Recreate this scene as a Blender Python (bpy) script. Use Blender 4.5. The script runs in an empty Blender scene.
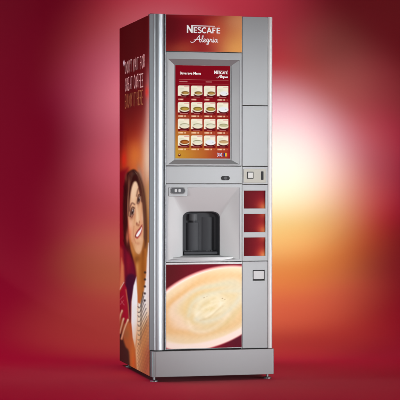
import bpy, bmesh, math, random
import numpy as np
from mathutils import Vector, Matrix

scene = bpy.context.scene
C = scene.collection
R = math.radians
random.seed(7)
rng = np.random.default_rng(11)

# ------------------------------------------------------------------ camera
CAM_H = 0.9785
cam_d = bpy.data.cameras.new("camera")
cam_d.sensor_width = 36.0
cam_d.lens = 36.0 * 1695.0 / 400.0
cam_d.clip_end = 100.0
cam = bpy.data.objects.new("camera", cam_d)
C.objects.link(cam)
cam.location = (0, 0, CAM_H)
cam.rotation_euler = (R(90 - 0.525), 0, 0)
scene.camera = cam

scene.view_settings.view_transform = 'Standard'
scene.view_settings.look = 'None'
scene.view_settings.exposure = 0.0
scene.view_settings.gamma = 1.0

# ------------------------------------------------------------------ dim studio air
world = bpy.data.worlds.new("World")
scene.world = world
world.use_nodes = True
world.node_tree.nodes["Background"].inputs[0].default_value = (0.85, 0.9, 1.0, 1)
world.node_tree.nodes["Background"].inputs[1].default_value = 0.025

# ------------------------------------------------------------------ lamps
def aim(o, target):
    d = Vector(target) - o.location
    o.rotation_euler = d.to_track_quat('-Z', 'Y').to_euler()

def spot(name, loc, target, cone, blend, power, color, radius=0.15):
    l = bpy.data.lights.new(name, 'SPOT')
    l.energy = power; l.color = color
    l.spot_size = R(cone); l.spot_blend = blend; l.shadow_soft_size = radius
    o = bpy.data.objects.new(name, l); C.objects.link(o)
    o.location = loc; aim(o, target)
    return o

def softbox(name, loc, target, w, h, power, color=(1, 1, 1), spread=180):
    l = bpy.data.lights.new(name, 'AREA')
    l.shape = 'RECTANGLE'; l.size = w; l.size_y = h
    l.energy = power; l.color = color; l.spread = R(spread)
    o = bpy.data.objects.new(name, l); C.objects.link(o)
    o.location = loc; aim(o, target)
    return o

# added unseen spots, colours fitted to put the glow on the backdrop
ADDED_SPOTS = [
 # name, location, target, cone, blend, (r,g,b) watts
 ("rose_high_left", (-0.55, 10.58, 3.3), (-0.61, 12.18, 1.87), 30, 1.0, (27, 32, 20.9)),
 ("rose_top", (0.00, 10.70, 3.5), (0.00, 12.30, 2.24), 55, 1.0, (116.6, 42, 61.1)),
 ("rose_upper_left", (-0.60, 10.3, 3.3), (-0.65, 12.1, 1.65), 22, 1.0, (61.6, 35.9, 87.9)),
 ("halo_left_crown", (-0.23, 10.55, 3.3), (-0.25, 12.15, 1.80), 34, 1.0, (24, 144.2, 130.6)),
 ("halo_left_shoulder", (-0.23, 10.29, 3.3), (-0.25, 11.89, 1.33), 34, 1.0, (174.4, 202.9, 245.4)),
 ("halo_left_waist", (-0.22, 9.92, 3.3), (-0.24, 11.52, 0.87), 34, 1.0, (154.9, 146.4, 138.9)),
 ("halo_left_hip", (-0.23, 9.90, 3.3), (-0.26, 11.02, 0.47), 34, 1.0, (90, 95, 55)),
 ("halo_left_foot", (-0.27, 9.90, 3.3), (-0.30, 10.26, 0.13), 34, 1.0, (86.7, 121.6, 37.1)),
 ("near_left_rose", (-0.52, 10.40, 3.3), (-0.58, 12.00, 1.51), 17, 1.0, (0, 33.3, 0)),
 ("near_left_amber", (-0.48, 9.90, 3.3), (-0.53, 11.02, 0.47), 18, 1.0, (38, 180.8, 21.9)),
 ("glow_inner_shoulder", (0.41, 10.42, 3.3), (0.45, 12.02, 1.54), 30, 1.0, (70.7, 0, 0)),
 ("glow_inner_chest", (0.41, 10.21, 3.3), (0.45, 11.81, 1.22), 30, 1.0, (280, 1480, 1420)),
 ("glow_inner_waist", (0.40, 9.95, 3.3), (0.44, 11.55, 0.91), 30, 1.0, (136, 1350, 480)),
 ("glow_inner_hip", (0.38, 9.90, 3.3), (0.42, 11.22, 0.61), 30, 1.0, (144.3, 506.7, 0)),
 ("glow_inner_thigh", (0.37, 9.90, 3.3), (0.41, 10.78, 0.34), 30, 1.0, (225, 320, 90)),
 ("glow_inner_knee", (0.34, 9.90, 3.3), (0.38, 10.18, 0.10), 30, 1.0, (120, 105, 28)),
 ("glow_inner_floor", (0.32, 9.90, 3.3), (0.35, 9.18, -0.00), 30, 1.0, (73.1, 10.2, 18)),
 ("glow_outer_crown", (0.78, 10.55, 3.3), (0.87, 12.15, 1.80), 25, 1.0, (21.8, 60.2, 33.8)),
 ("glow_outer_shoulder", (0.77, 10.36, 3.3), (0.86, 11.96, 1.43), 25, 1.0, (40, 70, 50)),
 ("glow_outer_chest", (0.76, 10.13, 3.3), (0.84, 11.73, 1.11), 25, 1.0, (60, 290, 225)),
 ("glow_outer_waist", (0.74, 9.90, 3.3), (0.82, 11.45, 0.81), 25, 1.0, (185, 90, 25)),
 ("glow_outer_hip", (0.71, 9.90, 3.3), (0.79, 11.04, 0.49), 25, 1.0, (75, 70, 30)),
 ("glow_outer_thigh", (0.68, 9.90, 3.3), (0.76, 10.48, 0.20), 25, 1.0, (50, 18, 8)),
 ("glow_rim_crown", (1.07, 10.40, 3.3), (1.19, 12.00, 1.51), 27, 1.0, (61.5, 50.1, 48.6)),
 ("glow_rim_shoulder", (1.04, 10.11, 3.3), (1.16, 11.71, 1.08), 27, 1.0, (103.9, 0, 54.9)),
 ("glow_near", (0.52, 10.29, 3.3), (0.58, 11.89, 1.33), 17, 1.0, (60.6, 0, 0)),
]
for n, loc, tgt, cone, blend, rgb in ADDED_SPOTS:
    m = max(rgb)
    if m > 0.01:
        spot("added_glow_spot", loc, tgt, cone, blend, m, tuple(c / m for c in rgb))

# big added overhead panels, unseen: soft colour on the floor all round the machine
PANELS = [
 ("ceiling_left",  (-2.2, 9.7, 4.2), (-2.0, 9.3, 0.0), 2.6, 1.5, (44, 0, 16.3)),
 ("ceiling_front_left",  (-2.5, 8.5, 4.0), (-0.9, 7.9, 0.0), 2.0, 1.4, (8.1, 0, 0.9)),
 ("ceiling_front_right", (2.7, 9.4, 4.0), (0.9, 8.0, 0.0), 2.0, 1.4, (12.4, 0, 3.3)),
 ("ceiling_right", (2.4, 10.0, 4.2), (2.2, 9.6, 0.0),  2.6, 1.5, (14.6, 0, 0)),
]
for n, loc, tgt, w, h, rgb in PANELS:
    m = max(rgb)
    if m > 0.01:
        softbox("added_glow_panel", loc, tgt, w, h, m, tuple(c / m for c in rgb), spread=90 if "front" in n else 150)

# unseen softboxes that light the machine; the last two are added fill
softbox("key_softbox", (3.85, 4.9, 0.95), (0.06, 8.45, 0.80), 0.8, 1.85, 4.05, (0.955, 0.985, 1.0), spread=14)
softbox("side_softbox", (-4.4, 8.1, 1.1), (-0.34, 8.75, 0.95), 0.8, 2.0, 4.6, (0.60, 0.97, 1.0), spread=20)
softbox("strip_right", (3.6, 7.4, 1.2), (0.37, 8.5, 1.0), 0.25, 2.2, 2.6, (1, 1, 1), spread=24)
softbox("low_added_fill", (1.1, 4.6, 0.14), (0.12, 8.45, 1.25), 1.0, 0.3, 2.2, (1, 1, 1), spread=40)  # added fill from below, lifts the downward-facing bezel
softbox("left_added_fill", (-2.7, 4.3, 0.85), (-0.02, 8.45, 0.85), 1.5, 1.8, 3, (1, 1, 1), spread=18)  # added fill from the left, lifts the right-hand bay and bezel walls

# ------------------------------------------------------------------ helpers: materials
def srgb(r, g=None, b=None):
    if g is None: r, g, b = r
    f = lambda c: (c / 255 / 12.92) if c / 255 <= 0.04045 else ((c / 255 + 0.055) / 1.055) ** 2.4
    return (f(r), f(g), f(b))

def lin(a):
    a = np.clip(a, 0, 255) / 255.0
    return np.where(a <= 0.04045, a / 12.92, ((a + 0.055) / 1.055) ** 2.4)

def new_mat(name):
    m = bpy.data.materials.new(name); m.use_nodes = True
    nt = m.node_tree
    return m, nt, nt.nodes["Principled BSDF"]

def noise_bump(nt, b, scale, strength, dist=0.001, detail=3, stretch=None):
    tc = nt.nodes.new("ShaderNodeTexCoord")
    mp = nt.nodes.new("ShaderNodeMapping")
    if stretch: mp.inputs["Scale"].default_value = stretch
    nz = nt.nodes.new("ShaderNodeTexNoise")
    nz.inputs["Scale"].default_value = scale; nz.inputs["Detail"].default_value = detail
    bp = nt.nodes.new("ShaderNodeBump")
    bp.inputs["Strength"].default_value = strength; bp.inputs["Distance"].default_value = dist
    nt.links.new(tc.outputs["Object"], mp.inputs["Vector"])
    nt.links.new(mp.outputs["Vector"], nz.inputs["Vector"])
    nt.links.new(nz.outputs["Fac"], bp.inputs["Height"])
    nt.links.new(bp.outputs["Normal"], b.inputs["Normal"])
    return nz

def plain(name, col, rough=0.5, metal=0.0, bump=None, vary=0.0, vscale=6.0, stretch=None):
    m, nt, b = new_mat(name)
    b.inputs["Base Color"].default_value = (*col, 1)
    b.inputs["Roughness"].default_value = rough
    b.inputs["Metallic"].default_value = metal
    if bump: noise_bump(nt, b, bump[0], bump[1], bump[2], stretch=stretch)
    if vary:
        tc = nt.nodes.new("ShaderNodeTexCoord")
        nz = nt.nodes.new("ShaderNodeTexNoise"); nz.inputs["Scale"].default_value = vscale; nz.inputs["Detail"].default_value = 6
        rp = nt.nodes.new("ShaderNodeMapRange")
        rp.inputs[3].default_value = max(0.02, rough - vary); rp.inputs[4].default_value = rough + vary
        nt.links.new(tc.outputs["Object"], nz.inputs["Vector"])
        nt.links.new(nz.outputs["Fac"], rp.inputs[0])
        nt.links.new(rp.outputs[0], b.inputs["Roughness"])
    return m

def print_mat(name, rough=0.35, glow=0.0, coat=0.0):
    """printed foil: the ink comes from the mesh's own colour attribute"""
    m, nt, b = new_mat(name)
    at = nt.nodes.new("ShaderNodeAttribute"); at.attribute_name = "ink"
    b.inputs["Roughness"].default_value = rough
    b.inputs["Specular IOR Level"].default_value = 0.06
    if glow:
        mx = nt.nodes.new("ShaderNodeMix"); mx.data_type = 'RGBA'; mx.blend_type = 'MULTIPLY'
        mx.inputs[0].default_value = 1.0
        mx.inputs[7].default_value = (0.25, 0.25, 0.25, 1)
        nt.links.new(at.outputs["Color"], mx.inputs[6])
        nt.links.new(mx.outputs[2], b.inputs["Base Color"])
        nt.links.new(at.outputs["Color"], b.inputs["Emission Color"])
        b.inputs["Emission Strength"].default_value = glow
    else:
        nt.links.new(at.outputs["Color"], b.inputs["Base Color"])
    b.inputs["Coat Weight"].default_value = coat
    b.inputs["Coat Roughness"].default_value = 0.15
    return m

M = {}
M["silver"] = plain("silver_paint", (0.270, 0.275, 0.282), 0.44, 0.40, bump=(900, 0.05, 0.0004), vary=0.05, vscale=9)
M["silver_dark"] = plain("dark_silver_paint", (0.20, 0.20, 0.205), 0.5, 0.2)
M["pearl"] = plain("pearl_plastic", (0.43, 0.435, 0.44), 0.42, 0.1, bump=(700, 0.04, 0.0004))
M["alu"] = plain("satin_aluminium", (0.30, 0.32, 0.34), 0.40, 0.75)
M["flank_reflection"] = plain("column_dark_reflection", (0.205, 0.178, 0.186), 0.5, 0.1, bump=(600, 0.05, 0.0004))  # dark reflection along the column's flank, held in the base colour
M["trim"] = plain("bright_anodised_trim", (0.50, 0.50, 0.50), 0.45, 0.1)
M["black"] = plain("black_plastic", (0.012, 0.012, 0.014), 0.45, 0.0, bump=(500, 0.08, 0.0004))
M["smoke"] = plain("smoke_grey_plastic", (0.036, 0.037, 0.042), 0.6, 0.0, bump=(400, 0.06, 0.0004))
M["smoke_light"] = plain("grey_spout_plastic", (0.075, 0.078, 0.084), 0.55, 0.0)
M["cabinet"] = plain("dark_coated_steel", (0.05, 0.05, 0.055), 0.5, 0.3, bump=(600, 0.06, 0.0004))
M["chrome"] = plain("zinc_steel", (0.20, 0.20, 0.21), 0.4, 1.0)
M["ivory"] = plain("ivory_plastic", (0.50, 0.50, 0.48), 0.4, bump=(500, 0.05, 0.0004))
M["white"] = plain("white_foil", (0.95, 0.94, 0.93), 0.4)
M["pinkwhite"] = plain("pale_pink_foil", srgb(222, 178, 168), 0.5)
M["gold"] = plain("ochre_foil", srgb(176, 104, 62), 0.5)
M["red"] = plain("red_foil", srgb(225, 60, 45), 0.4)
M["beige"] = plain("beige_plate", (0.33, 0.32, 0.28), 0.45, 0.15)
M["ink_side"] = print_mat("printed_side_wrap", 0.4)
M["ink_front"] = print_mat("printed_front_foil", 0.32)
M["ink_screen"] = print_mat("lit_menu_screen", 0.2, glow=0.62)
m, nt, b = new_mat("screen_lettering")
b.inputs["Base Color"].default_value = (0.3, 0.3, 0.3, 1)
b.inputs["Emission Color"].default_value = (1, 0.95, 0.92, 1); b.inputs["Emission Strength"].default_value = 0.6
M["scr_white"] = m

for k_ in ("black", "smoke", "smoke_light"): M[k_].node_tree.nodes["Principled BSDF"].inputs["Specular IOR Level"].default_value = 0.2
# seamless rose paper, one even colour with a fine paper grain
m, nt, b = new_mat("rose_paper")
b.inputs["Base Color"].default_value = (0.50, 0.10, 0.12, 1)
b.inputs["Roughness"].default_value = 0.85
b.inputs["Specular IOR Level"].default_value = 0.15
noise_bump(nt, b, 45, 0.08, 0.002, detail=5)
M["paper"] = m

# ------------------------------------------------------------------ studio sweep
def link(name, me, mat=None, parent=None, smooth=False):
    o = bpy.data.objects.new(name, me)
    C.objects.link(o)
    if mat: me.materials.append(mat)
    if parent: o.parent = parent
    if smooth:
        for p in me.polygons: p.use_smooth = True
    return o

prof = [(-3.0, 0.0), (4.0, 0.0), (8.0, 0.0), (9.4, 0.0)]
Rc, yw = 3.0, 12.4
for i in range(1, 41):
    a = i / 40 * math.pi / 2
    prof.append((yw - Rc + Rc * math.sin(a), Rc - Rc * math.cos(a)))
prof += [(yw, 4.0), (yw, 6.5)]
vs, fs = [], []
xs = [-6, -3, 0, 3, 6]
for (y, z) in prof:
    for x in xs: vs.append((x, y, z))
nx = len(xs)
for i in range(len(prof) - 1):
    for j in range(nx - 1):
        a = i * nx + j
        fs.append((a, a + 1, a + nx + 1, a + nx))
me = bpy.data.meshes.new("backdrop"); me.from_pydata(vs, [], fs)
bd = link("backdrop", me, M["paper"], smooth=True)
bd["kind"] = "structure"

# ------------------------------------------------------------------ the vending machine
W, D, H = 0.629, 0.804, 1.80
FOOT = 0.023
YAW = 0.239754
root = bpy.data.objects.new("vending_machine", None); C.objects.link(root)
NEAR = Vector((-0.243124, 8.393885, 0.0))          # near bottom corner
rotm = Matrix.Rotation(YAW, 4, 'Z')
BASE = Vector((W / 2, D / 2, -FOOT))
root.location = NEAR + (rotm @ Vector((W / 2, D / 2, 0)))
root.rotation_euler = (0, 0, YAW)
root.empty_display_size = 0.3
root["label"] = "tall silver hot drinks vending machine with lit menu screen and printed side showing a woman"
root["category"] = "vending machine"

def L(x, y, z): return (x - BASE.x, y - BASE.y, z - BASE.z)

def finish(bm, name, mat, parent=root, smooth=False, bevel=0.0, seg=2, recalc=True):
    if recalc: bmesh.ops.recalc_face_normals(bm, faces=bm.faces)
    me = bpy.data.meshes.new(name); bm.to_mesh(me); bm.free()
    o = link(name, me, mat, parent, smooth)
    if bevel:
        md = o.modifiers.new("bevel", 'BEVEL'); md.width = bevel; md.segments = seg; md.limit_method = 'ANGLE'; md.angle_limit = R(35)
        md.harden_normals = False
    return o

def add_box(bm, x0, x1, y0, y1, z0, z1):
    v = [bm.verts.new(L(x, y, z)) for z in (z0, z1) for y in (y0, y1) for x in (x0, x1)]
    for f in ((0, 1, 3, 2), (4, 6, 7, 5), (0, 4, 5, 1), (2, 3, 7, 6), (0, 2, 6, 4), (1, 5, 7, 3)):
        bm.faces.new([v[i] for i in f])

def box(name, mat, x0, x1, y0, y1, z0, z1, parent=root, bevel=0.0015):
    bm = bmesh.new(); add_box(bm, x0, x1, y0, y1, z0, z1)
    return finish(bm, name, mat, parent, bevel=bevel)

def loft(bm, loops, cap0=False, cap1=False):
    """loops: lists of (x, y, z) with equal counts; quads between neighbours"""
    rows = [[bm.verts.new(L(*p)) for p in lp] for lp in loops]
    n = len(rows[0])
    for a, b_ in zip(rows[:-1], rows[1:]):
        for i in range(n):
            j = (i + 1) % n
            bm.faces.new((a[i], a[j], b_[j], b_[i]))
    if cap0: bm.faces.new(rows[0])
    if cap1: bm.faces.new(rows[-1])
    return rows

def rect(x0, x1, z0, z1, y): return [(x0, y, z0), (x1, y, z0), (x1, y, z1), (x0, y, z1)]

def rrect(x0, x1, z0, z1, y, r, n=6):
    out = []
    for cx, cz, a0 in ((x1 - r, z0 + r, -90), (x1 - r, z1 - r, 0), (x0 + r, z1 - r, 90), (x0 + r, z0 + r, 180)):
        for k in range(n + 1):
            a = R(a0 + 90 * k / n)
            out.append((cx + r * math.cos(a), y, cz + r * math.sin(a)))
    return out

def prism_z(bm, poly, z0, z1):
    loft(bm, [[(x, y, z0) for x, y in poly], [(x, y, z1) for x, y in poly]], True, True)

def rplate(name, mat, x0, x1, z0, z1, y0, y1, r, parent=root, edge=0.001):
    """rounded plate, front at y0, back at y1, with a small front chamfer"""
    bm = bmesh.new()
    e = edge
    loft(bm, [rrect(x0, x1, z0, z1, y1, r), rrect(x0, x1, z0, z1, y0 + e, r),
              rrect(x0 + e, x1 - e, z0 + e, z1 - e, y0, max(r - e, 0.0003))], True, True)
    return finish(bm, name, mat, parent)

# ---- artwork painter -------------------------------------------------
class Paint:
    """lays ink on a set of points (x right, y down, in artwork units)"""
    def __init__(self, X, Y, base=(128, 20, 30)):
        self.X, self.Y, self.k = X, Y, 1.0
        self.img = np.tile(np.array(base, float), (X.size, 1))
    def put(self, mask, col):
        col = np.asarray(col, float)
        m = np.clip(mask, 0, 1)[:, None]
        self.img = self.img * (1 - m) + col * m
    def ramp(self, d, half):
        half = half * self.k
        return np.clip(0.5 - d / (2 * half), 0, 1) ** 2 * (3 - 2 * np.clip(0.5 - d / (2 * half), 0, 1))
    def ell(self, cx, cy, rx, ry, col, rot=0, soft=0.5, alpha=1.0):
        a = R(rot); dx, dy = self.X - cx, self.Y - cy
        u = dx * math.cos(a) + dy * math.sin(a); v = -dx * math.sin(a) + dy * math.cos(a)
        d = (np.hypot(u / rx, v / ry) - 1) * min(rx, ry)
        self.put(self.ramp(d, soft) * alpha, col)
    def glow(self, cx, cy, rx, ry, col, rot=0, alpha=1.0):
        a = R(rot); dx, dy = self.X - cx, self.Y - cy
        u = dx * math.cos(a) + dy * math.sin(a); v = -dx * math.sin(a) + dy * math.cos(a)
        self.put(np.exp(-((u / rx) ** 2 + (v / ry) ** 2)) * alpha, col)
    def segdist(self, pts, idx):
        X, Y = self.X[idx], self.Y[idx]
        best = np.full(X.size, 1e9)
        for (x0, y0), (x1, y1) in zip(pts[:-1], pts[1:]):
            dx, dy = x1 - x0, y1 - y0
            t = np.clip(((X - x0) * dx + (Y - y0) * dy) / (dx * dx + dy * dy + 1e-12), 0, 1)
            best = np.minimum(best, np.hypot(X - x0 - t * dx, Y - y0 - t * dy))
        return best
    def near(self, pts, pad):
        xs = [p[0] for p in pts]; ys = [p[1] for p in pts]
        return np.nonzero((self.X > min(xs) - pad) & (self.X < max(xs) + pad) & (self.Y > min(ys) - pad) & (self.Y < max(ys) + pad))[0]
    def poly(self, pts, col, soft=0.5, alpha=1.0, smooth=0):
        if smooth: pts = spline(pts, smooth, closed=True)
        idx = self.near(pts, soft * self.k + 0.1)
        if not idx.size: return
        X, Y = self.X[idx], self.Y[idx]
        ins = np.zeros(X.size, bool)
        n = len(pts)
        for i in range(n):
            (x0, y0), (x1, y1) = pts[i], pts[(i + 1) % n]
            c = ((y0 > Y) != (y1 > Y))
            with np.errstate(divide='ignore', invalid='ignore'):
                xi = (x1 - x0) * (Y - y0) / (y1 - y0 + 1e-12) + x0
            ins ^= c & (X < xi)
        d = self.segdist(list(pts) + [pts[0]], idx)
        d = np.where(ins, -d, d)
        m = np.zeros(self.X.size); m[idx] = self.ramp(d, soft) * alpha
        self.put(m, col)
    def line(self, pts, w, col, soft=0.3, alpha=1.0, smooth=0):
        if smooth: pts = spline(pts, smooth)
        idx = self.near(pts, w + soft * self.k)
        if not idx.size: return
        m = np.zeros(self.X.size); m[idx] = self.ramp(self.segdist(pts, idx) - w / 2, soft) * alpha
        self.put(m, col)
    def grain(self, amp):
        self.img += rng.normal(0, amp, (self.X.size, 1))

def spline(pts, n=6, closed=False):
    P = [np.array(p, float) for p in pts]
    out = []
    N = len(P)
    rngi = range(N) if closed else range(N - 1)
    for i in rngi:
        if closed: p0, p1, p2, p3 = P[i - 1], P[i], P[(i + 1) % N], P[(i + 2) % N]
        else: p0, p1, p2, p3 = P[max(i - 1, 0)], P[i], P[i + 1], P[min(i + 2, N - 1)]
        for k in range(n):
            t = k / n
            out.append(tuple(0.5 * (2 * p1 + (p2 - p0) * t + (2 * p0 - 5 * p1 + 4 * p2 - p3) * t * t + (3 * p1 - p0 - 3 * p2 + p3) * t ** 3)))
    if not closed: out.append(tuple(P[-1]))
    return out

def art_sheet(name, mat, corner, du, dv, nu, nv, to_art, painter, parent=root):
    """flat printed sheet: corner + u*du + v*dv, ink stored per vertex"""
    u = np.linspace(0, 1, nu); v = np.linspace(0, 1, nv)
    U, V = np.meshgrid(u, v)
    U, V = U.ravel(), V.ravel()
    corner, du, dv = np.array(L(*corner)), np.array(du), np.array(dv)
    co = corner + U[:, None] * du + V[:, None] * dv
    i = np.arange((nu - 1) * (nv - 1)); r, c = i // (nu - 1), i % (nu - 1)
    a = r * nu + c
    faces = np.stack([a, a + 1, a + nu + 1, a + nu], 1)
    me = bpy.data.meshes.new(name)
    me.vertices.add(len(co)); me.vertices.foreach_set("co", co.astype(np.float32).ravel())
    me.loops.add(faces.size); me.loops.foreach_set("vertex_index", faces.astype(np.int32).ravel())
    me.polygons.add(len(faces)); me.polygons.foreach_set("loop_start", (np.arange(len(faces)) * 4).astype(np.int32))
    me.update(calc_edges=True); me.validate()
    world_pts = co + np.array(L(0, 0, 0)) * -1
    X, Y = to_art(world_pts)
    p = painter(X, Y)
    rgb = lin(p.img)
    ca = me.color_attributes.new("ink", 'FLOAT_COLOR', 'POINT')
    ca.data.foreach_set("color", np.concatenate([rgb, np.ones((len(rgb), 1))], 1).astype(np.float32).ravel())
    return link(name, me, mat, parent)

# artwork units on the front foils and on the side wrap
def front_art(P): return 150.8 + P[:, 0] * 194.7, 376.6 - P[:, 2] * 201.0
def fx(ax): return (ax - 150.8) / 194.7
def fz(ay): return (376.6 - ay) / 201.0
def side_art(P):
    y, z = P[:, 1], P[:, 2]
    w = 0.115606 * y - 0.001091 * z + 1
    return (-24.788584 * y - 0.469538 * z + 151.171143) / w, (21.383838 * y - 201.956918 * z + 377.292455) / w

# ---- lettering: flat foil ribbons ------------------------------------
def ribbon(bm, pts, w, place, lift):
    """pts in a 2-D letter plane; place(u, v, lift) -> local point; w in plane units (scalar or per point)"""
    P = [Vector(p) for p in pts]
    n = len(P)
    ws = w if isinstance(w, (list, tuple)) else [w] * n
    Lf, Rt = [], []
    for i in range(n):
        t0 = (P[i] - P[i - 1]).normalized() if i else None
        t1 = (P[i + 1] - P[i]).normalized() if i < n - 1 else None
        t = (t0 + t1) if (t0 is not None and t1 is not None) else (t0 if t0 is not None else t1)
        if t.length < 1e-6: t = t0
        t = t.normalized(); nn = Vector((-t.y, t.x))
        k = 1.0
        if t0 is not None and t1 is not None:
            k = 1.0 / max(0.45, nn.dot(Vector((-t0.y, t0.x))))
        Lf.append(P[i] + nn * ws[i] / 2 * k); Rt.append(P[i] - nn * ws[i] / 2 * k)
    a = [bm.verts.new(L(*place(p.x, p.y, lift))) for p in Lf]
    b_ = [bm.verts.new(L(*place(p.x, p.y, lift))) for p in Rt]
    for i in range(n - 1): bm.faces.new((a[i], a[i + 1], b_[i + 1], b_[i]))

def lettering(name, mat, strokes, place, parent, lift0=0.0006, step=0.00012):
    bm = bmesh.new()
    for i, (pts, w) in enumerate(strokes): ribbon(bm, pts, w, place, lift0 + step * i)
    return finish(bm, name, mat, parent, recalc=False)

def arc(cx, cy, rx, ry, a0, a1, n=10):
    return [(cx + rx * math.cos(R(a0 + (a1 - a0) * k / n)), cy + ry * math.sin(R(a0 + (a1 - a0) * k / n))) for k in range(n + 1)]

# ------------------------------------------------------------------ cabinet and side wrap
bm = bmesh.new()
add_box(bm, 0.004, 0.622, 0.200, D, 0.004, H - 0.006)
for q in ((0.004, 0.074, 0.0625, 0.1998, 0.004, H - 0.006), (0.603, 0.622, 0.0625, 0.1998, 0.004, H - 0.006), (0.0742, 0.6028, 0.0625, 0.1998, H - 0.060, H - 0.006), (0.0742, 0.6028, 0.0720, 0.1998, 0.004, 0.125)): add_box(bm, *q)
cabinet = finish(bm, "cabinet", M["cabinet"], bevel=0.003)

def paint_side(X, Y):
    p = Paint(X, Y, (84, 17, 17))
    p.k = 1.7
    sm = lambda a, b_, t: np.clip((t - a) / (b_ - a), 0, 1) ** 2 * (3 - 2 * np.clip((t - a) / (b_ - a), 0, 1))
    # upper maroon field that warms downward
    p.put(sm(30, 95, Y) * 0.55, (112, 24, 26))
    p.put(sm(95, 150, Y) * 0.9, (170, 48, 26))
    p.put(sm(130, 165, Y) * 0.7, (204, 98, 42))
    p.glow(129, 62, 8, 60, (72, 15, 14), alpha=0.55)
    p.glow(121, 128, 3.5, 40, (112, 14, 20), alpha=0.9)
    p.glow(126, 137, 1.2, 9, (130, 25, 15), alpha=0.7)
    p.glow(149.5, 92, 3.2, 26, (236, 170, 165), alpha=0.9)
    p.glow(150.5, 128, 4.5, 34, (240, 200, 180), alpha=0.95)
    p.glow(149, 160, 8, 34, (246, 222, 190), alpha=0.95)
    p.glow(149.5, 45, 1.6, 60, (140, 45, 42), alpha=0.6)
    p.glow(146.8, 92, 1.7, 6, (232, 62, 50), alpha=0.85)
    p.glow(135, 156, 7, 14, (222, 120, 50), alpha=0.8)
    p.glow(124, 160, 3, 10, (226, 48, 26), alpha=0.9)
    # red field left of the head, tan field right of it
    p.poly([(118, 172), (128, 168), (129, 240), (127, 285), (118, 285)], (138, 14, 26), 2.0)
    p.poly([(141, 196), (153, 178), (153, 262), (143, 262)], (178, 122, 62), 3.0)
    p.glow(151, 196, 5, 20, (216, 172, 120), alpha=0.9)
    p.glow(146.5, 240, 1.2, 16, (120, 72, 32), alpha=0.7)
    # hair
    p.poly([(129.5, 171.5), (134, 169.5), (138, 173), (141.5, 181), (144.3, 192), (146.0, 210), (146.4, 236), (145.2, 245), (142.4, 240), (140, 200), (134, 184), (129.5, 192), (128, 214), (129, 238), (134.5, 262), (136.5, 276), (133, 284), (128.4, 276), (125.2, 250), (123.6, 226), (123.4, 204), (124.4, 186), (126.6, 175)], (18, 4, 4), 0.9, smooth=5)
    p.glow(121.0, 232, 1.6, 40, (150, 10, 30), alpha=0.85)
    p.glow(126.2, 178, 1.5, 5.5, (140, 78, 52), alpha=0.65)
    p.glow(131.5, 173, 2.0, 2.4, (96, 48, 32), alpha=0.6)
    p.glow(140.6, 177, 2.2, 11, (160, 136, 116), rot=-10, alpha=0.8)
    p.glow(144.9, 202, 1.6, 24, (156, 118, 86), alpha=0.75)
    p.glow(145.6, 228, 1.5, 20, (158, 102, 50), alpha=0.65)
    for k in range(26):
        t = k / 25
        x = 123.6 + t * 4.2
        c = (84, 30, 20) if k % 3 else (132, 70, 46)
        p.line([(128.5 + t * 4, 172.5 + 6 * abs(t - .4)), (124.6 + t * 4.4, 188 + (k % 5)), (x, 212), (x + 0.3 + (k % 4) * 0.2, 236), (x + 3.2, 262)], 0.16, c, 0.2, 0.30 if k % 3 else 0.22, smooth=6)
    for k in range(9):
        y0 = 186 + k * 9
        p.line([(123.4 + 0.2 * (k % 3), y0), (125.6, y0 + 6), (124.6 + 0.5 * (k % 2), y0 + 13), (127.2, y0 + 22)], 0.5, (104, 40, 26) if k % 2 else (16, 4, 5), 0.4, 0.5, smooth=5)
    for k in range(12):
        t = k / 11
        p.line([(134 + t * 3, 170.5 + 2.5 * t), (138.6 + t * 2, 178 + t * 4), (142.0 + t * 1.6, 194), (143.6 + t * 2, 216), (144 + t * 1.8, 238)], 0.15, (184, 146, 112) if k % 2 else (52, 20, 14), 0.2, 0.35, smooth=6)
    # neck and chest
    p.poly([(130, 236), (144, 238), (146.5, 250), (146.8, 268), (144.5, 292), (142, 312), (139.5, 318), (138, 300), (136.4, 276), (133, 256)], (190, 118, 48), 0.9, smooth=5)
    p.glow(143, 268, 2.5, 22, (146, 78, 22), alpha=0.75)
    p.glow(137.5, 268, 1.4, 18, (214, 152, 84), alpha=0.7)
    p.glow(139.4, 302, 1.6, 14, (196, 104, 50), alpha=0.8)
    # face
    p.poly([(132.8, 178), (135.5, 176.5), (138.2, 182), (140.6, 192), (143, 205), (144, 222), (143.9, 238), (142.3, 249), (139.4, 254.5), (135.4, 252), (131.8, 242), (129, 226), (127.9, 208), (129.2, 190)], (232, 180, 132), 0.7, smooth=5)
    p.glow(133.5, 192, 3.2, 13, (250, 214, 174), alpha=0.9)
    p.glow(130, 232, 2.2, 9, (238, 142, 100), alpha=0.75)
    p.glow(141.6, 224, 1.8, 9, (236, 156, 116), alpha=0.6)
    p.glow(133, 248, 2.6, 6, (204, 134, 74), alpha=0.7)
    p.glow(139.5, 249, 2.2, 4.5, (240, 186, 140), alpha=0.7)
    p.glow(129, 205, 1.2, 14, (226, 160, 120), alpha=0.6)
    p.glow(127.4, 238, 1.2, 6, (214, 120, 88), alpha=0.85)      # ear lobe
    p.glow(142.4, 212, 1.2, 20, (206, 140, 98), alpha=0.5)      # far temple
    p.glow(136.2, 184, 2.6, 7, (252, 222, 186), alpha=0.6)
    p.glow(131, 224, 1.7, 5, (248, 196, 158), alpha=0.7)        # cheekbone
    p.glow(142.4, 218, 0.9, 5, (250, 206, 168), alpha=0.6)
    p.glow(133.4, 240, 1.7, 4, (222, 146, 104), alpha=0.6)
    p.glow(129.2, 186, 1.0, 9, (170, 104, 74), alpha=0.6)       # hairline
    p.glow(138.2, 243.5, 2.0, 1.6, (206, 128, 92), alpha=0.6)   # under the lip
    p.glow(135.4, 212, 0.7, 8, (214, 146, 104), rot=6, alpha=0.55)
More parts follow.
